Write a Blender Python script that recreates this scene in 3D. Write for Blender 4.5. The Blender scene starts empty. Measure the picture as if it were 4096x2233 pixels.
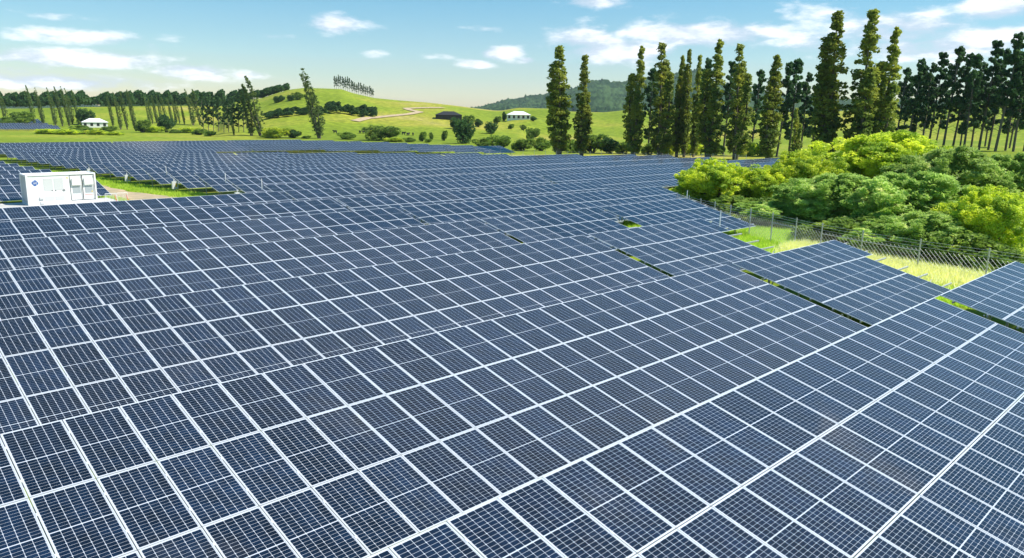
import bpy, math, random
import numpy as np
from mathutils import Matrix, Vector
rng=np.random.default_rng(7); random.seed(7)
S=bpy.context.scene; COL=S.collection
# ---------------- camera
F=2999.4; HC=9.2
W=np.array([[0.7175609428837951,-0.6962870323505662,0.017048807235720057],[-0.1369671995554067,-0.16506743986310335,-0.9767255123846158],[0.68289551140249,0.6985249522225263,-0.21381443269538447]])
cd=bpy.data.cameras.new('camera'); cam=bpy.data.objects.new('camera',cd); COL.objects.link(cam); S.camera=cam
cd.sensor_width=36; cd.lens=36*F/4096; cd.clip_start=.1; cd.clip_end=20000
M=Matrix([list(W[0]),list(-W[1]),list(-W[2])]).transposed().to_4x4(); M.translation=(0,0,HC); cam.matrix_world=M
def ray(x,y): return W.T@np.array([(x-2048)/F,(y-1116.5)/F,1.])
# ---------------- world, sun, exposure
SUN=Vector((0.50,-0.55,0.95)).normalized()
S.view_settings.view_transform='Standard'; S.view_settings.look='None'; S.view_settings.exposure=0.85; S.view_settings.gamma=1
w=bpy.data.worlds.new('World'); S.world=w; w.use_nodes=True; N=w.node_tree.nodes; L=w.node_tree.links; N.clear()
def nd(t,**k):
    n=N.new(t)
    for a,b in k.items(): setattr(n,a,b)
    return n
def ma(op,a,b=None,c=None):
    n=nd('ShaderNodeMath',operation=op)
    for i,v in enumerate((a,b,c)):
        if v is None: continue
        if isinstance(v,(int,float)): n.inputs[i].default_value=v
        else: L.new(v,n.inputs[i])
    return n.outputs[0]
sky=nd('ShaderNodeTexSky',sky_type='NISHITA'); sky.sun_disc=False
sky.sun_elevation=math.asin(SUN.z); sky.sun_rotation=math.atan2(SUN.x,SUN.y); sky.air_density=1.0; sky.dust_density=.25; sky.ozone_density=2.2
tc=nd('ShaderNodeTexCoord'); sep=nd('ShaderNodeSeparateXYZ'); L.new(tc.outputs['Generated'],sep.inputs[0])
az=ma('ARCTAN2',sep.outputs[0],sep.outputs[1]); el=ma('ARCSINE',sep.outputs[2])
vs=nd('ShaderNodeVectorMath',operation='MULTIPLY'); L.new(tc.outputs['Generated'],vs.inputs[0]); vs.inputs[1].default_value=(1,1,3.2)
def noise(sc,det,off=0):
    n=nd('ShaderNodeTexNoise'); n.inputs['Scale'].default_value=sc; n.inputs['Detail'].default_value=det; n.inputs['Roughness'].default_value=.58
    v=nd('ShaderNodeVectorMath',operation='ADD'); L.new(vs.outputs[0],v.inputs[0]); v.inputs[1].default_value=(off,off*.7,off); L.new(v.outputs[0],n.inputs['Vector']); return n.outputs[0]
n1=noise(17,7); n2=noise(6,4,3.1)
BL=[(1340,95,95,34,1),(2370,10,120,22,1),(330,150,230,26,.8),(280,235,330,30,1),(220,325,330,28,1.05),(760,285,130,30,1),(60,280,160,40,.8),(990,300,75,18,.8),(2000,215,95,26,1),(1900,256,62,18,1),(2110,242,42,14,.9),(2330,160,130,50,1),(2470,205,230,48,1.1),(2800,140,300,45,1.1),(3250,170,140,55,.8),(3600,120,240,60,1),(3980,32,100,38,1.2),(3750,190,330,45,1),(3960,160,180,50,1),(3350,60,260,40,.6),(570,190,110,22,.7),(200,62,120,18,.55),(1080,142,100,14,.6),(1500,212,70,14,.55),(1940,115,90,22,.55),(1750,225,80,16,.5)]
tot=None
for x,y,sx,sy,s in BL:
    d=ray(x,y); d/=np.linalg.norm(d); a0=math.atan2(d[0],d[1]); e0=math.asin(d[2])
    u=ma('MULTIPLY',ma('SUBTRACT',az,a0),F/sx*.9); v=ma('MULTIPLY',ma('SUBTRACT',el,e0),F/sy*.9)
    g=ma('MULTIPLY',ma('EXPONENT',ma('MULTIPLY',ma('ADD',ma('MULTIPLY',u,u),ma('MULTIPLY',v,v)),-.7)),s)
    tot=g if tot is None else ma('MAXIMUM',tot,g)
def sstep(v,a,b):
    m=nd('ShaderNodeMapRange',interpolation_type='SMOOTHSTEP'); L.new(v,m.inputs[0]); m.inputs[1].default_value=a; m.inputs[2].default_value=b; return m.outputs[0]
gen=ma('MULTIPLY',sstep(n2,.52,.72),sstep(el,.28,.45))   # broken cloud overhead
cov=sstep(ma('ADD',ma('MAXIMUM',tot,gen),ma('MULTIPLY',ma('SUBTRACT',n1,.5),1.7)),.38,.95)
cc=nd('ShaderNodeMixRGB'); cc.inputs[1].default_value=(5.2,6.0,7.0,1); cc.inputs[2].default_value=(9.6,9.7,9.9,1); L.new(sstep(n1,.40,.62),cc.inputs[0])
hsv=nd('ShaderNodeHueSaturation'); hsv.inputs['Saturation'].default_value=1.5; hsv.inputs['Hue'].default_value=.485; hsv.inputs['Value'].default_value=.95; L.new(sky.outputs[0],hsv.inputs['Color'])
mx=nd('ShaderNodeMixRGB'); L.new(ma('MULTIPLY',cov,.92),mx.inputs[0]); L.new(hsv.outputs[0],mx.inputs[1]); L.new(cc.outputs[0],mx.inputs[2])
bg=nd('ShaderNodeBackground'); bg.inputs[1].default_value=.08; L.new(mx.outputs[0],bg.inputs[0]); wo=nd('ShaderNodeOutputWorld'); L.new(bg.outputs[0],wo.inputs[0])
sl=bpy.data.lights.new('sun','SUN'); sl.energy=4.2; sl.angle=math.radians(.53); sl.color=(1,.95,.87); so=bpy.data.objects.new('sun',sl); COL.objects.link(so); so.rotation_euler=SUN.to_track_quat('Z','Y').to_euler()
# ---------------- helpers
def mat(name,col,rough=.6,metal=0,col2=None,scale=1.,spec=.5,coat=0,col3=None,objrand=0,trans=0,coords='Object',lo=.4,hi=.6):
    m=bpy.data.materials.new(name); m.use_nodes=True; T=m.node_tree; b=T.nodes['Principled BSDF']
    b.inputs['Base Color'].default_value=(*col,1); b.inputs['Roughness'].default_value=rough; b.inputs['Metallic'].default_value=metal; b.inputs['Specular IOR Level'].default_value=spec; b.inputs['Coat Weight'].default_value=coat; b.inputs['Coat Roughness'].default_value=.04
    out=None
    if col2:
        t=T.nodes.new('ShaderNodeTexCoord'); no=T.nodes.new('ShaderNodeTexNoise'); no.inputs['Scale'].default_value=scale; no.inputs['Detail'].default_value=6
        T.links.new(t.outputs[coords],no.inputs['Vector'])
        r=T.nodes.new('ShaderNodeValToRGB'); r.color_ramp.elements[0].position=lo; r.color_ramp.elements[0].color=(*col,1); r.color_ramp.elements[1].position=hi; r.color_ramp.elements[1].color=(*col2,1)
        if col3: e=r.color_ramp.elements.new(min(.95,hi+.12)); e.color=(*col3,1)
        T.links.new(no.outputs[0],r.inputs[0]); out=r.outputs[0]
        if objrand:
            oi=T.nodes.new('ShaderNodeObjectInfo'); h=T.nodes.new('ShaderNodeHueSaturation'); mr=T.nodes.new('ShaderNodeMapRange'); mr.inputs[3].default_value=1-objrand; mr.inputs[4].default_value=1+objrand
            T.links.new(oi.outputs['Random'],mr.inputs[0]); T.links.new(mr.outputs[0],h.inputs['Value']); T.links.new(out,h.inputs['Color']); out=h.outputs[0]
        T.links.new(out,b.inputs['Base Color'])
    if trans:
        tr=T.nodes.new('ShaderNodeBsdfTranslucent'); ms=T.nodes.new('ShaderNodeMixShader'); ms.inputs[0].default_value=trans
        if out: T.links.new(out,tr.inputs[0])
        else: tr.inputs[0].default_value=(*col,1)
        T.links.new(b.outputs[0],ms.inputs[1]); T.links.new(tr.outputs[0],ms.inputs[2]); T.links.new(ms.outputs[0],T.nodes['Material Output'].inputs[0])
    return m
class MB:
    def __init__(s): s.v=[]; s.f=[]; s.m=[]
    def quad(s,a,b,c,d,m=0): n=len(s.v); s.v+=[a,b,c,d]; s.f.append((n,n+1,n+2,n+3)); s.m.append(m)
    def box(s,x0,x1,y0,y1,z0,z1,m=0):
        n=len(s.v); s.v+=[(x,y,z) for z in (z0,z1) for y in (y0,y1) for x in (x0,x1)]
        for q in ((0,2,3,1),(4,5,7,6),(0,1,5,4),(2,6,7,3),(0,4,6,2),(1,3,7,5)): s.f.append(tuple(n+i for i in q)); s.m.append(m)
    def tube(s,p,q,r,r2=None,n=6,m=0):
        p=Vector(p); q=Vector(q); r2=r if r2 is None else r2; d=(q-p).normalized(); a=d.orthogonal().normalized(); b=d.cross(a); k=len(s.v)
        for c,rr in ((p,r),(q,r2)):
            for i in range(n): t=2*math.pi*i/n; s.v.append(tuple(c+a*(rr*math.cos(t))+b*(rr*math.sin(t))))
        for i in range(n): j=(i+1)%n; s.f.append((k+i,k+j,k+n+j,k+n+i)); s.m.append(m)
        s.f.append(tuple(k+n+i for i in range(n))); s.m.append(m)
    def mesh(s,name,mats):
        me=bpy.data.meshes.new(name); me.from_pydata([tuple(v) for v in s.v],[],s.f)
        for mm in (mats if isinstance(mats,list) else [mats]): me.materials.append(mm)
        me.polygons.foreach_set('material_index',s.m); me.update(); return me
def ob(name,me,parent=None,loc=(0,0,0),rz=0,sc=None):
    o=bpy.data.objects.new(name,me); COL.objects.link(o); o.location=loc; o.rotation_euler=(0,0,rz)
    if sc: o.scale=sc
    if parent: o.parent=parent
    return o
def tag(o,label=None,cat=None,group=None,kind=None):
    for k,v in (('label',label),('category',cat),('group',group),('kind',kind)):
        if v: o[k]=v
    return o
ORD=['first','second','third','fourth','fifth','sixth','seventh','eighth','ninth','tenth','eleventh','twelfth','thirteenth','fourteenth','fifteenth','sixteenth','seventeenth','eighteenth','nineteenth','twentieth','twenty-first','twenty-second','twenty-third','twenty-fourth','twenty-fifth','twenty-sixth','twenty-seventh','twenty-eighth','twenty-ninth','thirtieth']
# ---------------- terrain
YK=[-200,-30,9,18,27,36,45,54,62,72,90,100,181,230,2000]; ZK=[.0,.05,.08,.02,.3,.15,.05,-.15,-.3,-.62,-.6,-1.,-2.3,-2.6,-2.6]
def bear(x,y): return np.arctan2(x,y)
def pb(px): d=ray(px,450); return math.atan2(d[0],d[1])
def crest(pts,D):
    o=[]
    for x,y in pts: d=ray(x,y); h=math.hypot(d[0],d[1]); o.append((math.atan2(d[0],d[1]),HC+D*d[2]/h))
    return np.array(o)
HILLS=[ # crest profile, crest distance, foot distance
 (crest([(880,470),(934,410),(1050,393),(1105,374),(1156,360),(1216,353),(1297,355),(1366,358),(1413,374),(1498,393),(1592,402),(1712,411),(1819,423),(1904,434),(2000,445),(2100,462)],640),640,330),
 (crest([(-900,440),(0,437),(300,429),(740,423),(1000,425),(1200,440)],700),700,470),
 (crest([(1900,442),(2007,443),(2071,432),(2190,435),(2272,446),(2413,450),(2494,442),(2700,446),(3000,452),(3300,446),(3590,436),(3900,418),(4100,412),(5000,412)],620),620,400),
 (crest([(1980,500),(2040,482),(2110,478),(2180,486),(2250,505)],490),490,420)]
def gz(X,Y):
    X=np.asarray(X,float); Y=np.asarray(Y,float); r=np.hypot(X,Y); b=bear(X,Y)
    z=np.interp(Y,YK,ZK)-np.where(Y<60,.006,.002)*np.clip(X-25,0,80)
    z=np.where(r>260,-2.6+(z+2.6)*np.clip((330-r)/70,0,1),z)
    z=z+3.2*np.clip((b-pb(3250))/.12,0,1)*np.clip((r-110)/80,0,1)
    for c,D,f in HILLS:
        h=np.interp(b,c[:,0],c[:,1],left=-9,right=-9)
        t=np.clip((r-f)/(D-f),0,1); t=t*t*(3-2*t); dn=np.clip(1-(r-D)/(D*.7),0,1)
        z=np.maximum(z,-2.6+(h+2.6)*t*(.35+.65*dn))
    return z
def G(x,y): return float(gz(x,y))
def at(px,D): b=pb(px); return D*math.sin(b),D*math.cos(b)
def base(px,py):          # world point where a pixel's ray meets the ground
    d=ray(px,py); h=math.hypot(d[0],d[1]); t=np.geomspace(30,2500,2500)/h; x=d[0]*t; y=d[1]*t; z=HC+d[2]*t; i=np.argmax(z<gz(x,y)); 
    return x[i],y[i],h*t[i]
mg=bpy.data.materials.new('grass'); mg.use_nodes=True; T=mg.node_tree; b=T.nodes['Principled BSDF']; b.inputs['Roughness'].default_value=.9; b.inputs['Specular IOR Level'].default_value=.1
t=T.nodes.new('ShaderNodeTexCoord')
def rampn(sc,cols,det=8):
    n=T.nodes.new('ShaderNodeTexNoise'); n.inputs['Scale'].default_value=sc; n.inputs['Detail'].default_value=det; T.links.new(t.outputs['Object'],n.inputs[0]); r=T.nodes.new('ShaderNodeValToRGB'); r.color_ramp.elements.remove(r.color_ramp.elements[1])
    for i,(p,c) in enumerate(cols):
        e=r.color_ramp.elements[0] if i==0 else r.color_ramp.elements.new(p); e.position=p; e.color=(*c,1)
    T.links.new(n.outputs[0],r.inputs[0]); return r.outputs[0]
ca=rampn(.012,[(.35,(.17,.24,.02)),(.5,(.22,.29,.026)),(.62,(.33,.33,.05)),(.72,(.42,.36,.13))]); cb=rampn(.35,[(.3,(.55,.6,.5)),(.7,(1.2,1.15,1.0))])
mm=T.nodes.new('ShaderNodeMixRGB'); mm.blend_type='MULTIPLY'; mm.inputs[0].default_value=1; T.links.new(ca,mm.inputs[1]); T.links.new(cb,mm.inputs[2]); T.links.new(mm.outputs[0],b.inputs['Base Color'])
bs=np.concatenate([np.linspace(-math.pi,-.15,60)[:-1],np.linspace(-.15,1.75,420),np.linspace(1.75,math.pi,40)[1:]]); rs=np.concatenate([[0.5],np.geomspace(3,5400,260)])
B,R=np.meshgrid(bs,rs); X=R*np.sin(B); Y=R*np.cos(B); Z=gz(X,Y); nb=len(bs)
idx=np.arange((len(rs)-1)*(nb-1)); i=idx//(nb-1); j=idx%(nb-1); q=np.stack([i*nb+j,(i+1)*nb+j,(i+1)*nb+j+1,i*nb+j+1],1)
def npmesh(name,V,Q,mats,smooth=False):
    me=bpy.data.meshes.new(name); me.vertices.add(len(V)); me.vertices.foreach_set('co',np.ascontiguousarray(V,dtype=np.float32).ravel()); k=Q.shape[1]
    me.loops.add(Q.size); me.loops.foreach_set('vertex_index',np.ascontiguousarray(Q,dtype=np.int32).ravel()); me.polygons.add(len(Q)); me.polygons.foreach_set('loop_start',np.arange(0,Q.size,k,dtype=np.int32)); me.polygons.foreach_set('loop_total',np.full(len(Q),k,dtype=np.int32))
    if smooth: me.polygons.foreach_set('use_smooth',np.ones(len(Q),dtype=bool))
    for m in mats: me.materials.append(m)
    me.update(); me.validate(); return me
tag(ob('ground',npmesh('ground',np.stack([X.ravel(),Y.ravel(),Z.ravel()],1),q,[mg],True)),kind='structure')
# far forested mountains
MP=[(1850,440),(1921,431),(1964,418),(1998,410),(2028,395),(2071,395),(2114,382),(2156,382),(2195,373),(2285,356),(2361,322),(2417,316),(2438,322),(2443,328),(2477,324),(2515,324),(2600,305),(2690,294),(2800,276),(2861,330),(2950,356),(3100,375),(3400,398),(4100,404),(4700,400)]
mf=mat('forest',(.015,.04,.012),.95,col2=(.05,.095,.03),scale=.012,spec=.05)
def mountain(name,pts,D,foot,seed):
    c=crest(pts,D); bb=np.linspace(c[0,0],c[-1,0],420); tt=np.linspace(0,1.35,70); Bm,Tm=np.meshgrid(bb,tt); r=foot+(D-foot)*Tm; h=np.interp(Bm,c[:,0],c[:,1]); s=np.clip(Tm,0,1); z=-4+(h+4)*(s**1.2)*np.clip(1-(Tm-1)*1.5,0,1)
    rg=np.random.default_rng(seed); ph=rg.uniform(0,6,8); z=z+s*(1-s)*40*np.sin(Bm*50+ph[0]+3*Tm)+np.where(s>.03,rg.normal(0,D/900,z.shape),0)
    n=len(bb); k=np.arange((len(tt)-1)*(n-1)); i=k//(n-1); j=k%(n-1)
    return tag(ob(name,npmesh(name,np.stack([(r*np.sin(Bm)).ravel(),(r*np.cos(Bm)).ravel(),z.ravel()],1),np.stack([i*n+j,(i+1)*n+j,(i+1)*n+j+1,i*n+j+1],1),[mf])),kind='structure')
mountain('mountain',MP,3200,1700,3)
mountain('far_hills',[(-900,415),(0,402),(60,400),(120,408),(230,412),(330,420),(420,430)],4200,3300,4)
mountain('bush_hill',[(400,420),(520,412),(640,398),(720,404),(860,392),(1000,405),(1100,420)],1000,800,5)
# ---------------- solar tables
TILT=math.radians(13.7); CT,ST=math.cos(TILT),math.sin(TILT); PW,PH=1.154,2.30
alu=mat('aluminium_frame',(.72,.74,.76),.32,.35,spec=.5); steel=mat('galvanised_steel',(.50,.52,.54),.5,.5,col2=(.40,.42,.43),scale=9)
back=mat('white_backsheet',(.50,.54,.60),.3,coat=.3); cell=mat('silicon_cell',(.004,.0085,.018),.35,col2=(.006,.017,.042),scale=2.2,spec=.2,coat=.35,objrand=.28,lo=.35,hi=.68)
def module_frame(lo=False):
    m=MB(); a,b=1.134,2.278; t=.024
    m.box(0,a,0,t,-.035,0); m.box(0,a,b-t,b,-.035,0); m.box(0,t,t,b-t,-.035,0); m.box(a-t,a,t,b-t,-.035,0)
    m.quad((t,t,-.005),(a-t,t,-.005),(a-t,b-t,-.005),(t,b-t,-.005),1); m.quad((t,t,-.03),(t,b-t,-.03),(a-t,b-t,-.03),(a-t,t,-.03),1); return m
def cells(m,z=-.0035,mi=0,rows=12):
    x0,x1,t=.034,1.100,.034; cw=(x1-x0)/6
    for h in range(2):
        ya=.034 if h==0 else 1.149; yb=1.129 if h==0 else 2.244; ch=(yb-ya)/rows
        for i in range(6):
            for j in range(rows):
                gx=.0045; gy=.0028; a,b_,c,d=x0+i*cw+gx,x0+(i+1)*cw-gx,ya+j*ch+gy,ya+(j+1)*ch-gy; e=.011 if rows==12 else 0; n=len(m.v)
                if e and j%2==0: m.v+=[(a+e,c,z),(b_-e,c,z),(b_,c+e,z),(b_,d,z),(a,d,z),(a,c+e,z)]
                elif e: m.v+=[(a,c,z),(b_,c,z),(b_,d-e,z),(b_-e,d,z),(a+e,d,z),(a,d-e,z)]
                else: m.v+=[(a,c,z),(b_,c,z),(b_,d,z),(a,d,z)]
                m.f.append(tuple(range(n,len(m.v)))); m.m.append(mi)
FR=module_frame().mesh('solar_module',[alu,back]); CE=MB(); cells(CE); CEM=CE.mesh('cell_grid',[cell])
mo=module_frame(); cells(mo,-.0035,2,4); MOD=mo.mesh('solar_module_far',[alu,back,cell])
def strip_mesh(nc,rows=3):
    m=MB()
    for c in range(nc):
        for r in range(rows):
            x,y=c*PW,-(r+1)*PH; m.box(x,x+1.134,y,y+2.278,-.035,-.004)
            for h in (0,1):
                ya=y+.03+h*1.12; n0=x+.03
                for i in range(3): m.quad((n0+i*.36,ya,0),(n0+i*.36+.345,ya,0),(n0+i*.36+.345,ya+1.08,0),(n0+i*.36,ya+1.08,0),1)
    return m.mesh('module_block',[alu,cell])
SM={}
box_m=mat('inverter_grey',(.62,.63,.60),.5); yel=mat('warning_yellow',(.75,.5,.03),.5); white=mat('white_paint',(.8,.8,.8),.4); blackm=mat('dark_rubber',(.02,.02,.02),.6)
def table(x0,Yt,nc,label,short=0,near=0,purlin_r=0.,Dz=0):
    x1=x0+nc*PW; z0=G(x0,Yt)+2.53+Dz; z1=G(x1,Yt)+2.53+Dz; sx=math.atan2(z1-z0,x1-x0)
    e=bpy.data.objects.new('solar_table',None); COL.objects.link(e); tag(e,label,'solar table','fixed tilt solar tables in the field')
    e.matrix_world=Matrix.Translation((x0,Yt,z0))@Matrix.Rotation(-sx,4,'Y')@Matrix.Rotation(TILT,4,'X')
    e.empty_display_size=.3
    d=math.hypot((x0+x1)/2,Yt)
    if d<150:
        for r in range(3):
            for c in range(nc-(short if r else 0)):
                px,py=c*PW,-(r+1)*PH; dm=math.hypot(x0+px,Yt-3)
                o=ob('solar_module',FR if dm<48 else MOD,e,(px,py,random.uniform(-.004,.004)))
                if dm<48: ob('cell_grid',CEM,o)
    else:
        if nc not in SM: SM[nc]=strip_mesh(nc)
        tag(ob('module_block',SM[nc],e),kind='stuff')
    m=MB(); Lx=nc*PW
    for r in range(3):
        for f in (.5,1.75): y=-(r+1)*PH+f; m.box(-.05,Lx-.2+purlin_r,y-.03,y+.03,-.12,-.037)
    ob('purlins',m.mesh('purlins',steel),e)
    n=max(2,round(Lx/4.6)+1)
    Ri=e.matrix_world.to_3x3().inverted(); up=Ri@Vector((0,0,-1))
    for i in range(n):
        x=.7+i*(Lx-1.6)/(n-1); m=MB(); m.box(x-.04,x+.04,-6.6,-.3,-.20,-.122)
        ob('rafter',m.mesh('rafter',steel),e)
        for y,h in ((-5.6,1.45),(-1.7,2.35)):
            m=MB(); a=Vector((x,y,-.2)); bt=a+up*h; m.tube(a,bt,.055,n=5); k=a+up*.62
            m.tube(k,(x-.75,y,-.1),.03,n=4); m.tube(k,(x+.75,y,-.1),.03,n=4); ob('post',m.mesh('post',steel),e)
    if near:
        m=MB()
        for c in range(1,nc-short):
            for r in range(3):
                for f in (.55,1.75): m.box(c*PW-.03,c*PW+.012,-(r+1)*PH+f-.04,-(r+1)*PH+f+.04,-.01,.006)
        tag(ob('module_clamps',m.mesh('clamps',alu),e),kind='stuff')
    return e
Yk=lambda k:17.765+8.95*k
ROWS={-1:[(-.9,28,0),(32.2,10,0)],0:[(-.9,28,0),(31.95,10,1)],1:[(-.75,28,0),(32.0,10,1)],2:[(-.75,28,0),(31.95,10,1),(43.95,10,0)],3:[(-.7,28,0),(32.1,28,0)],4:[(-.65,28,0),(32.2,28,0)],5:[(-.6,28,0),(32.3,28,0),(65.6,28,0),(98.2,28,0),(131,9,0)]}
ends={6:144,7:133,8:132.6,9:132.6,10:124,11:112.2,12:112,13:100.5,14:91.6,15:80,16:71,17:62,18:60,19:56,20:52}
for k,e in ends.items():
    x=34.8+.06*(k-6); ROWS[k]=[]
    while x<e-4: n=min(28,int((e-x)/PW)); ROWS[k].append((x,n,0)); x+=n*PW+.5
for k,(a,e_) in {16:(140,152),17:(137,149),18:(131,148),19:(124,147),20:(112,146),21:(62,144),22:(36,140),23:(36,136),24:(36,128)}.items():
    x=a; ROWS.setdefault(k,[])
    while x<e_-4: n=min(28,int((e_-x)/PW)); ROWS[k].append((x,n,0)); x+=n*PW+.5
for k in range(-2,25):
    for i,(x,n,s) in enumerate(ROWS.get(k,[(-.9,28,0)] if k==-2 else [])):
        if k==-2: continue
        o=ORD[k+1]; p=ORD[i]
        lab=('blue solar table, %s row from the camera, %s table from the left'%(o,p))
        table(x,Yk(k),n,lab,s,k<3,.75 if (k<3 and i==len(ROWS[k])-1) else 0)
for q_,k in enumerate(range(8,22)):
    table(25.2-28*PW,Yk(k)+4.2,28,'solar table across the access road, %s row behind the white container'%ORD[q_],0,0)
for q_ in range(5):   # separate array far behind
    xx,yy,_=base(120,523-3*q_); table(xx-20,yy+q_*9,28,'hazy distant solar table beyond the shrubs, %s row of the far array'%ORD[q_])
# string inverter boxes and white marker rods
for i,(k,X0) in enumerate([(7,34.6),(9,34.7),(11,34.9),(13,35.0)]):
    y=Yk(k)-3.4; z=G(X0,y); m=MB(); m.box(-.35,.35,-.15,.15,.55,1.45); m.tube((0,.2,0),(0,.2,1.7),.05); e=ob('inverter_box',m.mesh('inverter_box',box_m),loc=(X0,y,z-.1)); tag(e,'grey inverter box with yellow sticker, %s one back along the road'%ORD[i],'inverter','inverter boxes at table ends')
    m=MB(); m.box(.02,.22,-.156,-.152,.75,1.2); ob('sticker',m.mesh('sticker',yel),e)
for i,(x,k) in enumerate([(43.9,1),(34.6,6),(34.8,7),(35,9),(55.8,2)]):
    z=G(x,Yk(k))+2.4; m=MB(); m.tube((0,0,-.3),(0,0,.75),.035,n=8); m.box(-.05,.05,-.05,.05,-.34,-.3); tag(ob('marker_rod',m.mesh('marker_rod',white),loc=(x+.05,Yk(k)-1.2 if i==0 else Yk(k)+.1,z)),'short white rod standing at a table corner, row %s from the camera'%ORD[k+1],'rod','white rods at table corners')
# ---------------- road, pad, brown strip
tan=mat('gravel_track',(.50,.38,.24),.95,col2=(.36,.30,.19),scale=.6,coords='Object',spec=.1); grey=mat('gravel_pad',(.42,.41,.39),.95,col2=(.52,.51,.48),scale=3,spec=.1); straw=mat('dry_grass',(.30,.30,.07),.95,col2=(.46,.36,.15),scale=.12,spec=.05,col3=(.24,.3,.04))
def sheet(name,fx,ys,lift,m,cols=6):
    V=[];Q=[]
    for y in ys:
        a,b=fx(y)
        for c in range(cols): x=a+(b-a)*c/(cols-1); V.append((x,y,G(x,y)+lift))
    for i in range(len(ys)-1):
        for c in range(cols-1): n=i*cols+c; Q.append((n,n+1,n+cols+1,n+cols))
    return tag(ob(name,npmesh(name,np.array(V),np.array(Q),[m],True)),kind='structure')
sheet('gravel_road',lambda y:(26.6+.5*math.sin(y*.13)+.25*math.sin(y*.9),31.6+.4*math.sin(y*.17)+.25*math.sin(y*.8)),np.arange(62.8,215,1.5),.05,tan)
sheet('drain_bank',lambda y:(64+(190-y)*1.15,min(150,64+(190-y)*1.15+34)),np.arange(138,205,3),.04,straw)
m=MB(); m.box(4,24.6,80.5,86.6,-.9,-.07); tag(ob('gravel_pad',m.mesh('gravel_pad',grey)),kind='structure')
# ---------------- container
cw=mat('container_white',(.82,.82,.82),.35,col2=(.77,.77,.76),scale=.8); pg=mat('vent_grey',(.60,.61,.61),.5); lg=mat('label_grey',(.38,.42,.44),.4); blue=mat('logo_blue',(.015,.11,.42),.4); red=mat('tape_red',(.75,.09,.05),.5)
c=bpy.data.objects.new('container',None); COL.objects.link(c); c.location=(16.75,83.4,-.07); tag(c,'white power container with round blue logo on the gravel pad','container')
def part(n,fn,mt,par=c): m=MB(); fn(m); return ob(n,m.mesh(n,mt),par)
Wd,Dp,Ht=6.06,2.44,2.9
part('body',lambda m:(m.box(.12,Wd-.12,.06,Dp-.06,.14,Ht-.06)),cw)
def fr(m):
    for x in (0,Wd-.14):
        for y in (0,Dp-.14): m.box(x,x+.14,y,y+.14,0,Ht)
    for y in (0,Dp-.14): m.box(.14,Wd-.14,y,y+.14,0,.16); m.box(.14,Wd-.14,y,y+.14,Ht-.12,Ht-.002)
    for x in (0,Wd-.14): m.box(x,x+.14,.14,Dp-.14,0,.16); m.box(x,x+.14,.14,Dp-.14,Ht-.12,Ht-.002)
part('frame',fr,cw)
for i in range(9): part('side_rib',lambda m:m.box(.06,.118,.25+i*.23,.36+i*.23,.2,Ht-.2),pg)
for x in (1.45,2.35):
    for z0,z1 in ((1.35,2.5),(.35,.75)): part('vent_panel',lambda m:m.box(x,x+.8,.045,.06,z0,z1),pg)
for x in (2.1,2.4): part('latch',lambda m:m.box(x,x+.07,.03,.045,1.28,1.36),blackm)
for x in (3.75,4.85):
    dr=part('door',lambda m:m.box(x,x+1.02,.035,.06,.3,2.68),cw)
    part('hood',lambda m:(m.box(x+.12,x+.9,-.12,.03,1.75,2.4)),cw,dr); part('notice',lambda m:m.box(x+.16,x+.86,.02,.033,.95,1.6),lg,dr)
    part('gasket',lambda m:(m.box(x-.03,x,.03,.05,.28,2.7),m.box(x+1.02,x+1.05,.03,.05,.28,2.7),m.box(x,x+1.02,.03,.05,2.68,2.72),m.box(x,x+1.02,.03,.05,.26,.30)),blackm,dr)
    part('lock_bar',lambda m:m.tube((x+.95,.01,.3),(x+.95,.01,2.65),.02),steel,dr)
part('warning_mark',lambda m:m.quad((5.55,.018,1.02),(5.72,.018,1.02),(5.635,.018,1.17),(5.635,.018,1.17)),yel)
part('red_stripe',lambda m:m.box(4.95,5.7,.028,.034,.74,.78),red); part('corner_tag',lambda m:m.box(3.48,3.58,.05,.058,2.42,2.56),yel)
for z in (.55,.1): part('air_box',lambda m:m.box(1.0,1.35,-.06,.06,z,z+.2),pg)
def logo(m):
    n=48; k=len(m.v); m.v.append((.75,.052,2.1)); 
    for i in range(n): t_=2*math.pi*i/n; r=.26+.022*math.cos(4*t_+.6); m.v.append((.75+r*math.cos(t_),.052,2.1+r*math.sin(t_)))
    for i in range(n): m.f.append((k,k+1+i,k+1+(i+1)%n)); m.m.append(0)
lo=part('logo',logo,blue)
def swirl(m):
    for cx,cz,a0,a1,r in ((-.07,.05,.3,5.8,.085),(.08,.06,2.6,8.2,.07),(-.04,-.09,0,4.6,.06),(.08,-.07,-2,3.4,.075)):
        P=[(.75+cx+r*math.cos(a0+(a1-a0)*i/9),.046,2.1+cz+r*math.sin(a0+(a1-a0)*i/9)) for i in range(10)]
        for a,b_ in zip(P,P[1:]): m.tube(a,b_,.017,n=4)
part('monogram',swirl,white,lo)
def cross(m):
    for i in range(12): a=i*math.pi/6; b_=a+math.pi/6; m.tube((3.15+.1*math.cos(a),.05,1.3+.1*math.sin(a)),(3.15+.1*math.cos(b_),.05,1.3+.1*math.sin(b_)),.012,n=4)
    m.tube((3.0,.05,1.3),(3.3,.05,1.3),.012,n=4); m.tube((3.15,.05,1.15),(3.15,.05,1.45),.012,n=4)
part('target_mark',cross,blackm)
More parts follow.
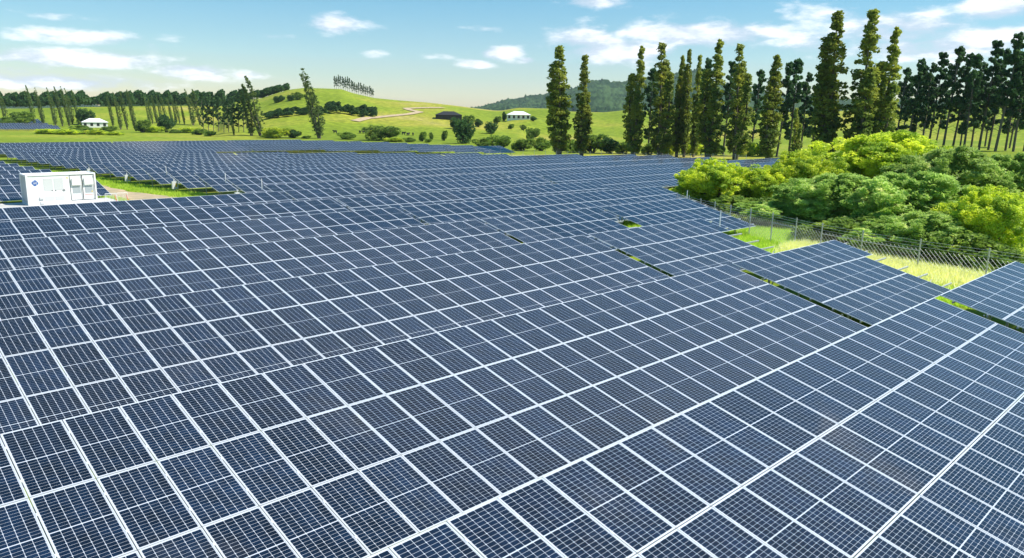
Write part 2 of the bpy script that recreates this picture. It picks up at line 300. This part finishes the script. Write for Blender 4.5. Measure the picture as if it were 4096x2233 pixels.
for i in range(2):
    m=MB(); x=23.3+i*1.1
    m.tube((x,82.6,.0),(x,82.6,1.1),.025); m.tube((x+1,82.6,0),(x+1,82.6,1.1),.025)
    for z in (.2,1.1): m.tube((x,82.6,z),(x+1,82.6,z),.025)
    for j in range(1,8): m.tube((x+j/8,82.6,.2),(x+j/8,82.6,1.1),.012,n=4)
    o=ob('barrier',m.mesh('barrier',white)); o.location.z=-.35; tag(o,['white crowd barrier beside the container wall','white crowd barrier with orange tape farther from the container'][i],'barrier')
    m=MB(); m.tube((x+.9,82.55,.9),(x+1.05,82.5,0),.03,n=4); ob('tape',m.mesh('tape',red),o)
# ---------------- vegetation
def leafmesh(P,Nn,sz,el,up=0.,seed=0,spread=1.):
    rg=np.random.default_rng(seed); n=len(P); a=rg.normal(size=(n,3)); a[:,2]+=up; a/=np.linalg.norm(a,axis=1)[:,None]; c=rg.normal(size=(n,3)); b=np.cross(a,c); b/=np.linalg.norm(b,axis=1)[:,None]
    s=sz*rg.uniform(.6,1.35,n)[:,None]; V=np.stack([P-a*s*el*.5,P+b*s*.5,P+a*s*el*.5,P-b*s*.5],1).reshape(-1,3); return V
def tree(name,P,sz,el,up,leafm,wood,trunkm,seed):
    V=leafmesh(P,None,sz,el,up,seed); Q=np.arange(len(V)).reshape(-1,4); return (npmesh(name+'_crown',V,Q,[leafm]),wood.mesh(name+'_trunk',trunkm))
bark=mat('bark',(.10,.085,.065),.95,col2=(.2,.18,.15),scale=3,spec=.1)
def lm(n,a,b_,c_,sc=.25):
    a,b_,c_=[tuple(min(.85,2.5*v) for v in q) for q in (a,b_,c_)]
    return mat(n,a,.55,col2=b_,col3=c_,scale=sc*14,objrand=.16,trans=.5,spec=.3)
popm=lm('poplar_leaf',(.065,.095,.016),(.15,.165,.022),(.30,.26,.03),.35); popd=lm('poplar_leaf_dark',(.045,.075,.02),(.085,.115,.028),(.15,.16,.035),.35); pinm=lm('pine_needle',(.018,.045,.018),(.035,.075,.022),(.07,.10,.03),.3)
willy=lm('willow_yellow',(.13,.19,.018),(.30,.33,.025),(.50,.43,.03),.35); willg=lm('willow_green',(.11,.17,.03),(.21,.28,.065),(.36,.40,.14),.4); bushm=lm('shrub_leaf',(.05,.09,.015),(.12,.17,.025),(.23,.26,.04),.4); dark=lm('dark_leaf',(.02,.05,.014),(.04,.08,.02),(.08,.12,.03),.4)
def cloudpts(cent,rad,n,rg):    # leaves in clumps: centre points with radii
    k=rg.integers(0,len(cent),n); d=rg.normal(size=(n,3)); d/=np.linalg.norm(d,axis=1)[:,None]; return cent[k]+d*(rad[k]*rg.uniform(.35,1,n)**.5)[:,None]*np.array([1,1,.9])
def poplar(seed,lean,mt,n=15000):
    rg=np.random.default_rng(seed); w_=MB(); C_=[];Rr=[]; ns=rg.integers(2,5)
    for s in range(ns):
        top=1-.0 if s==0 else rg.uniform(.62,.93); ox,oy=(0,0) if s==0 else rg.normal(0,.042,2); Rm=.062 if s==0 else .045
        w_.tube((ox*.2,oy*.2,0),(ox+lean*top*.5,oy,top*.6),.013,.006); w_.tube((ox+lean*top*.5,oy,top*.6),(ox+lean*top,oy,top*.97),.006,.001)
        for i in range(int(150*top)):
            t_=rg.uniform(.07,1)**.9; z=t_*top; pr=Rm*(min(1,t_/.22))**.6*max(.05,1-t_**2.6)+.006; a=rg.uniform(0,6.28); r=pr*math.sqrt(rg.uniform(.1,1)); C_.append((ox*min(1,t_*2)+lean*z*t_+r*math.cos(a),oy+r*math.sin(a),z)); Rr.append(rg.uniform(.011,.024))
    return tree('poplar',cloudpts(np.array(C_),np.array(Rr),n,rg)*np.array([1,1,1]),.0115,1.5,.6,mt,w_,bark,seed)
def pine(seed,n=11000):
    rg=np.random.default_rng(seed); w_=MB(); lx=rg.normal(.04,.03); w_.tube((0,0,0),(lx*.6,0,.6),.014,.009); w_.tube((lx*.6,0,.6),(lx,0,.99),.009,.001); C_=[];Rr=[]
    for i in range(75):
        z=rg.uniform(.18,.97); a=rg.uniform(0,6.28); ln=(.17*(1-((z-.5)/.62)**2) if z>.4 else .13)*rg.uniform(.5,1.05)*(1.05-z*.45); x=lx*z; e=(x+ln*math.cos(a),ln*math.sin(a),z+ln*.35); w_.tube((x,0,z),e,.0032,.001,n=4)
        if z<.38 and rg.random()<.6: continue
        for t_ in rg.uniform(.35,1.05,5): C_.append((x+(e[0]-x)*t_,e[1]*t_,z+(e[2]-z)*t_+.006)); Rr.append(rg.uniform(.012,.024))
    C_.append((lx,0,.98)); Rr.append(.015)
    return tree('pine',cloudpts(np.array(C_),np.array(Rr),n,rg),.013,1.9,.5,pinm,w_,bark,seed)
def bush(seed,mt,n=30000,leaf=.017,el=2.6,lob=13):
    rg=np.random.default_rng(seed); w_=MB(); C_=[];Rr=[]
    for i in range(lob):
        a=rg.uniform(0,6.28); r=.30*math.sqrt(rg.random()); z=rg.uniform(.25,.74)*(1-r*.7); R0=rg.uniform(.15,.26); c0=np.array([r*math.cos(a),r*math.sin(a),z]); w_.tube((rg.normal(0,.02),rg.normal(0,.02),0),tuple(c0),.018,.005,n=5)
        for j in range(46):
            d=rg.normal(size=3); d/=np.linalg.norm(d); C_.append(c0+d*R0*rg.uniform(.65,1.0)*np.array([1,1,.95])); Rr.append(rg.uniform(.03,.06))
    C_=np.array(C_); C_[:,2]=np.abs(C_[:,2])
    return tree('bush',cloudpts(C_,np.array(Rr),n,rg),leaf,el,.4,mt,w_,bark,seed)
POP=[poplar(s,.02*((s%3)-1),popm) for s in range(5)]; POPL=[poplar(20+s,-.17,popd,5000) for s in range(3)]; PIN=[pine(40+s) for s in range(5)]
WY=[bush(60+s,willy,90000,.0125,2.4,16) for s in range(2)]; WG=[bush(65+s,willg,95000,.013,3.2,16) for s in range(2)]; BU=[bush(70+s,bushm,12000,.026,2) for s in range(3)]; BY=[bush(75+s,willy,12000,.026,2) for s in range(2)]; DK=[bush(80+s,dark,9000,.03,1.6) for s in range(2)]
def plant(kind,var,x,y,h,wx,label,cat,group=None,sink=.3):
    cr,tr=var; e=bpy.data.objects.new(kind,None); COL.objects.link(e); e.location=(x,y,G(x,y)-sink); e.scale=(wx,wx,h); e.empty_display_size=.2
    hd=math.radians(-44.35) ; e.rotation_euler=(0,0,hd)
    ob('crown',cr,e); ob('trunk',tr,e); return tag(e,label,cat,group)
def hpx(D,dy): return D*dy/F
# right poplars: px, top y, width px, distance
for i,(px,ty,wp,D) in enumerate([(2242,188,94,215),(2331,224,70,216),(2545,188,70,214),(2645,168,88,212),(2718,224,48,216),(2748,202,44,214),(2784,224,44,218),(2848,162,84,208),(2951,173,80,205),(3090,222,80,190),(3325,53,108,165),(3445,45,108,165),(3535,115,88,168),(3190,430,36,175)]):
    x,y=at(px,D); d=ray(px,ty); h=HC+D*d[2]/math.hypot(d[0],d[1])-G(x,y); plant('poplar_tree',POP[i%5],x,y,h+.3,hpx(D,wp)/.145,'tall yellow-green poplar behind the far fence, %s from the left of that row'%ORD[i],'poplar','poplars behind the far fence')
for i,(tx,ty,bx,by) in enumerate([(4,385,26,506),(117,372,141,506),(150,380,175,506),(188,378,222,506),(211,374,252,506),(239,374,278,506),(265,378,290,498),(284,382,316,492),(431,400,453,506),(453,391,483,519),(481,387,511,519),(508,382,540,519),(577,402,598,496),(590,405,612,496),(607,395,628,494),(628,395,645,492),(648,402,666,492),(671,404,688,492),(688,400,705,494),(705,414,720,496),(723,421,738,498),(758,374,773,502),(782,374,803,502),(910,459,936,543),(987,374,1005,543),(1010,327,1045,545),(1242,297,1278,555)]):
    x,y,D=base(bx,by); h=hpx(D,by-ty); wide=2.0 if i>=24 else (1.6 if i in (21,22) else 1.15)
    plant('poplar_tree',POPL[i%3],x,y,h,h*wide*.62,'dark windswept poplar leaning left, %s from the left edge of the photo'%ORD[i],'poplar','windswept poplars on the left')
# pines on the right
for i,(px,ty,D) in enumerate([(2601,267,235),(2814,224,240),(2904,241,240),(3017,273,235),(3122,240,230),(3171,229,232),(3218,282,238),(3261,252,230),(3596,265,225),(3643,227,222),(3671,252,228),(3705,243,218),(3731,205,224),(3791,180,216),(3830,205,226),(3876,210,214),(3905,240,230),(3936,158,218),(3975,190,226),(4004,122,212),(4045,200,222),(4077,158,214),(4120,170,218),(3620,300,250),(3760,300,255),(3860,290,250),(3960,280,252),(4060,270,250)]):
    x,y=at(px,D); d=ray(px,ty); h=HC+D*d[2]/math.hypot(d[0],d[1])-G(x,y); plant('pine_tree',PIN[i%5],x,y,h,h*.85,'dark green pine with bare lower trunk, %s of the right hand pines in order'%ORD[i],'pine','pines on the right')
# dark clump left, ridge pines
for i in range(9):
    x,y,D=base(815+i*20,530); plant('pine_tree',PIN[i%5],x,y,hpx(D,random.uniform(110,155)),15,'dense dark conifer in the left clump, %s from its left side'%ORD[i],'conifer','dark conifer clump',1)
for i in range(22):
    px=1342+i*7.2; x,y=at(px,632+random.uniform(-8,8)); plant('pine_tree',PIN[i%5],x,y,random.uniform(7.5,10)+(2 if i<9 else 0),8,'small dark pine on the hilltop row, %s from the left'%ORD[i],'pine','pines along the hilltop')
# near willows: px, distance, top y, width px
for i,(px,D,ty,wp,V,nm) in enumerate([(2890,84,628,330,WY[0],'bright yellow-green willow beside the panel gap'),(3080,84,655,260,WY[1],'yellow-green willow right of the leftmost willow'),(3230,88,596,300,WY[0],'olive willow dome below the tall poplars'),(3530,98,498,470,WY[1],'largest yellow-green willow dome, highest of the thicket'),(3400,72,690,420,WG[0],'pale grey-green willow in the thicket centre'),(3660,70,650,440,WG[1],'pale grey-green willow right of the thicket centre'),(3850,82,580,380,WG[0],'grey-green willow in front of the pines'),(4060,86,575,300,WG[1],'grey-green willow at the right edge, farther back'),(4030,62,735,330,WY[0],'golden yellow willow at the right photo edge'),(3180,72,790,330,WG[1],'green willow sprouting behind the fence bend'),(3420,62,860,340,BU[0],'low olive shrub pressed against the chain-link fence'),(3780,60,850,360,WG[0],'grey-green willow low behind the fence'),(3980,57,930,280,BU[1],'dark shrub at the fence foot near right edge'),(3020,78,780,260,BU[2],'dark green shrub under the leftmost willows'),(3600,61,880,330,WG[1],'leafy willow low beside the golden willow')]):
    x,y=at(px,D); d=ray(px,ty); h=HC+D*d[2]/math.hypot(d[0],d[1])-G(x,y); plant('willow_bush',V,x,y,max(2,h+.3)/.88,hpx(D,wp)/.86,nm,'willow')
# middle distance shrubs: px, base y, top y, width
SH=[(87,506,447,90,1),(30,508,470,70,1),(200,536,512,90,0),(270,538,510,110,0),(330,536,500,80,1),(390,539,512,80,0),(436,528,503,64,1),(460,541,520,70,0),(345,500,434,70,2),(575,531,476,60,1),(620,531,500,70,0),(668,530,456,74,2),(760,532,505,85,0),(700,533,515,60,1),(840,546,520,48,1),(800,540,512,60,1),(1105,553,500,110,0),(1178,553,513,60,2),(1225,555,538,40,1),(1391,558,523,80,1),(1530,563,493,150,1),(1580,568,540,90,0),(1640,569,545,55,1),(1712,571,549,30,1),(1857,575,462,92,2),(1945,592,545,115,1),(1995,602,528,100,1),(2090,604,545,100,1),(2165,604,540,90,1),(2131,560,502,60,1),(2370,612,522,140,1),(2440,614,540,100,2),(2300,612,545,90,1),(2500,616,555,90,1),(2670,622,530,110,0),(2770,621,545,90,0),(2600,620,560,80,1),(2860,622,560,80,1),(2995,624,555,70,0),(3040,624,548,80,0)]
for i,(px,by,ty,wp,k) in enumerate(SH):
    x,y,D=base(px,by); V=(BY,BU,DK)[k]; plant('shrub',V[i%len(V)],x,y,hpx(D,by-ty)/.95,hpx(D,wp)/.95,'%s shrub beyond the solar field, %s counted from the left%s'%(('yellow-green','mid green','dark green')[k],ORD[i%30],'' if i<30 else ' past the thirtieth'),'shrub','shrubs beyond the field')
# trees on the hill
for i,(px,D,hh,wp,k) in enumerate([(1112,520,5.5,34,2),(1130,522,5,26,2),(1165,515,5,30,2),(1195,518,6,46,1),(1690,330,5.5,32,1),(1725,335,5,18,1),(1778,340,6,26,1),(1820,420,8,44,2),(1870,430,9,60,1),(1915,440,6,36,2),(1965,400,8,54,2),(2018,492,8,20,2),(2085,500,6,30,2),(2135,480,4,28,2),(1990,470,6,34,1),(2095,440,4,28,1),(2045,440,4,26,1)]):
    x,y=at(px,D); plant('hill_tree',(BY,BU,DK)[k][i%2],x,y,hh,hpx(D,wp)/.9,'small round tree on the green hillside, %s from the left'%ORD[i],'tree','scattered hillside trees')
# woods reading as one mass
def wood(name,label,items):
    src=leafmesh(cloudpts(np.array([(0,0,.6),(.15,.1,.5),(-.15,0,.5),(0,-.15,.75)]),np.array([.3,.28,.28,.22]),500,np.random.default_rng(5)),None,.11,1.3,0,3); V=[]
    for x,y,h,wd in items: V.append(src*np.array([wd,wd,h])+np.array([x,y,G(x,y)]))
    V=np.concatenate(V); o=ob(name,npmesh(name,V,np.arange(len(V)).reshape(-1,4),[dark])); tag(o,label,'woodland',kind='stuff')
it=[]
for i in range(120): px=random.uniform(-30,1000); x,y=at(px,random.uniform(690,760)); it.append((x,y,random.uniform(7,15),random.uniform(9,16)))
wood('woodland','dark bush woodland along the skyline left of the hill',it)
it=[(*at(random.uniform(1000,1150),random.uniform(640,665)),random.uniform(5,8),9) for i in range(40)]
wood('hilltop_bush','dark bush on the hill shoulder left of the summit',it)
it=[(*at(random.uniform(1310,1500),random.uniform(455,475)),random.uniform(3,6),6) for i in range(40)]+[(*at(random.uniform(1060,1300),random.uniform(445,460)),random.uniform(2.5,4.5),6) for i in range(40)]
wood('hedgerow','dark hedgerow crossing the lower green hillside',it)
# ---------------- far buildings, track, cattle
roofm=mat('pale_roof',(.72,.74,.75),.5); wallm=mat('white_wall',(.75,.74,.7),.7); glass=mat('window_dark',(.03,.035,.04),.1)
def house(px,D,wd,h,label,rm,wm,n):
    x,y=at(px,D); e=bpy.data.objects.new('farm_house',None); COL.objects.link(e); e.location=(x,y,G(x,y)); e.rotation_euler=(0,0,-pb(px)); tag(e,label,'house')
    part('wall',lambda m:m.box(-wd/2,wd/2,0,wd*.55,-.8,h),wm,e)
    def rf(m): a=wd/2+.5; b_=wd*.55+.5; r=h+2.2; k=len(m.v); m.v+=[(-a,-.5,h),(a,-.5,h),(a,b_,h),(-a,b_,h),(-wd*.2,wd*.27,r),(wd*.2,wd*.27,r)]; [ (m.f.append(tuple(k+i for i in q)),m.m.append(0)) for q in ((0,1,5,4),(2,3,4,5),(1,2,5),(3,0,4),(0,3,2,1))]
    part('roof',rf,rm,e)
    for i in range(n): xx=-wd/2+wd*(i+.5)/n; part('window',lambda m:m.box(xx-.7,xx+.7,-.06,-.01,.9,h-.5),glass,e)
house(2075,490,15,3.2,'white farmhouse with pale roof on the knoll',roofm,wallm,5); house(375,500,13,3,'white farmhouse half hidden among trees on the left',roofm,wallm,4)
house(1795,470,16,3,'dark open barn near the end of the hill track',blackm,blackm,3)
tp=[(1420,487),(1470,474),(1540,468),(1640,458),(1680,450),(1640,442),(1625,436),(1700,433),(1780,433)]; V=[];Q=[]
P_=[base(*p)[:2] for p in tp]; P_=[np.array(a)*(1-t_)+np.array(b_)*t_ for a,b_ in zip(P_,P_[1:]) for t_ in np.linspace(0,1,14)[:-1]]
for i,p in enumerate(P_):
    d=P_[min(i+1,len(P_)-1)]-P_[max(i-1,0)]; nrm=np.array([-d[1],d[0]])/max(1e-6,np.linalg.norm(d))*2.6
    for s in (-1,1): qn=p+nrm*s; V.append((qn[0],qn[1],G(*qn)+.35))
Q=[(2*i,2*i+1,2*i+3,2*i+2) for i in range(len(P_)-1)]; tag(ob('farm_track',npmesh('farm_track',np.array(V),np.array(Q),[tan])),kind='structure')
m=MB(); m.box(-.9,.7,-.33,.33,.65,1.4); m.box(.65,1.2,-.18,.18,1.0,1.5)
for a in (-.75,.5):
    for b_ in (-.22,.22): m.box(a-.09,a+.09,b_-.08,b_+.08,0,.66)
CW=m.mesh('cow',blackm)
for i,(px,py) in enumerate([(1340,534),(1440,535),(1456,535),(1615,540),(1633,543),(1652,543)]):
    x,y,_=base(px,py); tag(ob('cow',CW,loc=(x,y,G(x,y)),rz=random.uniform(0,6)),'black cow grazing in the far paddock, %s from the left'%ORD[i],'cow','cattle in the paddock')
# ---------------- fences
wirem=mat('fence_wire',(.45,.47,.48),.5,.4)
def mesh_wire(m,a,b_,h):
    a=Vector(a); b_=Vector(b_); Lh=(b_-a).length; n=int((Lh+h)/.28)
    for s in (0,1):
        for i in range(n):
            u0=i*.28-h; v0,v1=0,h; u1=u0+h
            if u0<0: v0=-u0; u0=0
            if u1>Lh: v1=h-(u1-Lh); u1=Lh
            if u0>=Lh or v1<=v0: continue
            p=lambda u,v:a.lerp(b_,u/Lh)+Vector((0,0,(v if s==0 else h-v)+.05)); m.tube(p(u0,v0),p(u1,v1),.006,n=3)
def fence(pts,label,link=True,rails=()):
    e=bpy.data.objects.new('chain_link_fence',None); COL.objects.link(e); e.location=(pts[0][0],pts[0][1],0); tag(e,label,'fence'); o0=Vector(e.location); G3=[Vector((x,y,G(x,y)))-o0 for x,y in pts]
    for g in G3: m=MB(); m.tube(g,g+Vector((0,0,2.25)),.045,n=6); ob('post',m.mesh('fence_post',steel),e)
    for i,(a,b_) in enumerate(zip(G3,G3[1:])):
        m=MB()
        for z in (1.75,1.95,2.12): m.tube(a+Vector((0,0,z)),b_+Vector((0,0,z)),.012,n=4)
        if link: mesh_wire(m,a,b_,1.6)
        tag(ob('wire_panel',m.mesh('wire_panel',wirem),e),kind='stuff')
        if i in rails: m=MB(); m.tube(a+Vector((0,0,1.5)),b_+Vector((0,0,1.5)),.035); ob('rail',m.mesh('rail',steel),e)
fence([(47.6,-2),(48.2,3),(48.8,7),(49.5,11.3),(50.2,15.2),(51.0,19),(51.6,22),(52.3,24.2),(53.2,26.5),(54.5,29),(55.8,31.5),(57.2,33.8),(58.8,36.2),(60.5,38.5),(62.3,41)],'chain-link fence with barbed wire bending round the willow thicket',True,(4,5,7,10))
fence([(66.5+4*i,47.8) for i in range(9)],'chain-link fence running behind the willows before the far tables',True)
P_=[at(px,D)for px,D in zip(np.linspace(1960,3000,24),np.linspace(196,176,24))]
fence(P_,'long far boundary fence below the poplar row',False)
# ---------------- grass by the fence
def blades(name,label,n,region,h,mt,seed):
    rg=np.random.default_rng(seed); x,y=region(rg,n); z=gz(x,y); a=rg.uniform(0,6.28,n); hh=h*rg.uniform(.4,1.2,n); ww=.02+.03*rg.random(n); lx=rg.normal(0,.3,n)*hh; ly=rg.normal(0,.3,n)*hh
    V=np.stack([np.stack([x-ww*np.cos(a),y-ww*np.sin(a),z],1),np.stack([x+ww*np.cos(a),y+ww*np.sin(a),z],1),np.stack([x+lx,y+ly,z+hh],1)],1).reshape(-1,3)
    tag(ob(name,npmesh(name,V,np.arange(len(V)).reshape(-1,3),[mt])),label,'grass',kind='stuff')
gm=lm('grass_blade',(.16,.25,.02),(.27,.34,.035),(.42,.40,.09),.5); sm=lm('seed_grass',(.36,.34,.10),(.50,.42,.2),(.6,.5,.3),.5)
blades('verge_grass','bright green grass between the tables and the fence',90000,lambda r,n:(r.uniform(42.5,60,n),r.uniform(0,44,n)),.35,gm,1)
def fr_(r,n): y=r.uniform(2,24,n); return 47.0+(y-2)*.19+r.normal(0,1.1,n),y
blades('seed_grass','tall straw-coloured seeding grass along the fence foot',45000,fr_,.75,sm,2)
blades('strip_grass','dry brown grass on the bank between solar blocks',60000,lambda r,n:(lambda y:(64+(190-y)*1.15+r.uniform(0,34,n),y))(r.uniform(138,205,n)),.7,sm,3)
blades('road_grass','rough grass beside the gravel road',30000,lambda r,n:(np.where(r.random(n)<.5,r.uniform(24,26.8,n),r.uniform(31.4,36,n)),r.uniform(63,150,n)),.35,gm,4)
# ---------------- haze
m=MB(); m.box(-5600,5600,-5600,5600,-20,700); hm=bpy.data.materials.new('haze'); hm.use_nodes=True; hn=hm.node_tree; hn.nodes.remove(hn.nodes['Principled BSDF']); pv=hn.nodes.new('ShaderNodeVolumePrincipled'); pv.inputs['Color'].default_value=(.72,.86,1,1); pv.inputs['Density'].default_value=.00005; hn.links.new(pv.outputs[0],hn.nodes['Material Output'].inputs['Volume'])
tag(ob('haze',m.mesh('haze',hm)),kind='stuff')
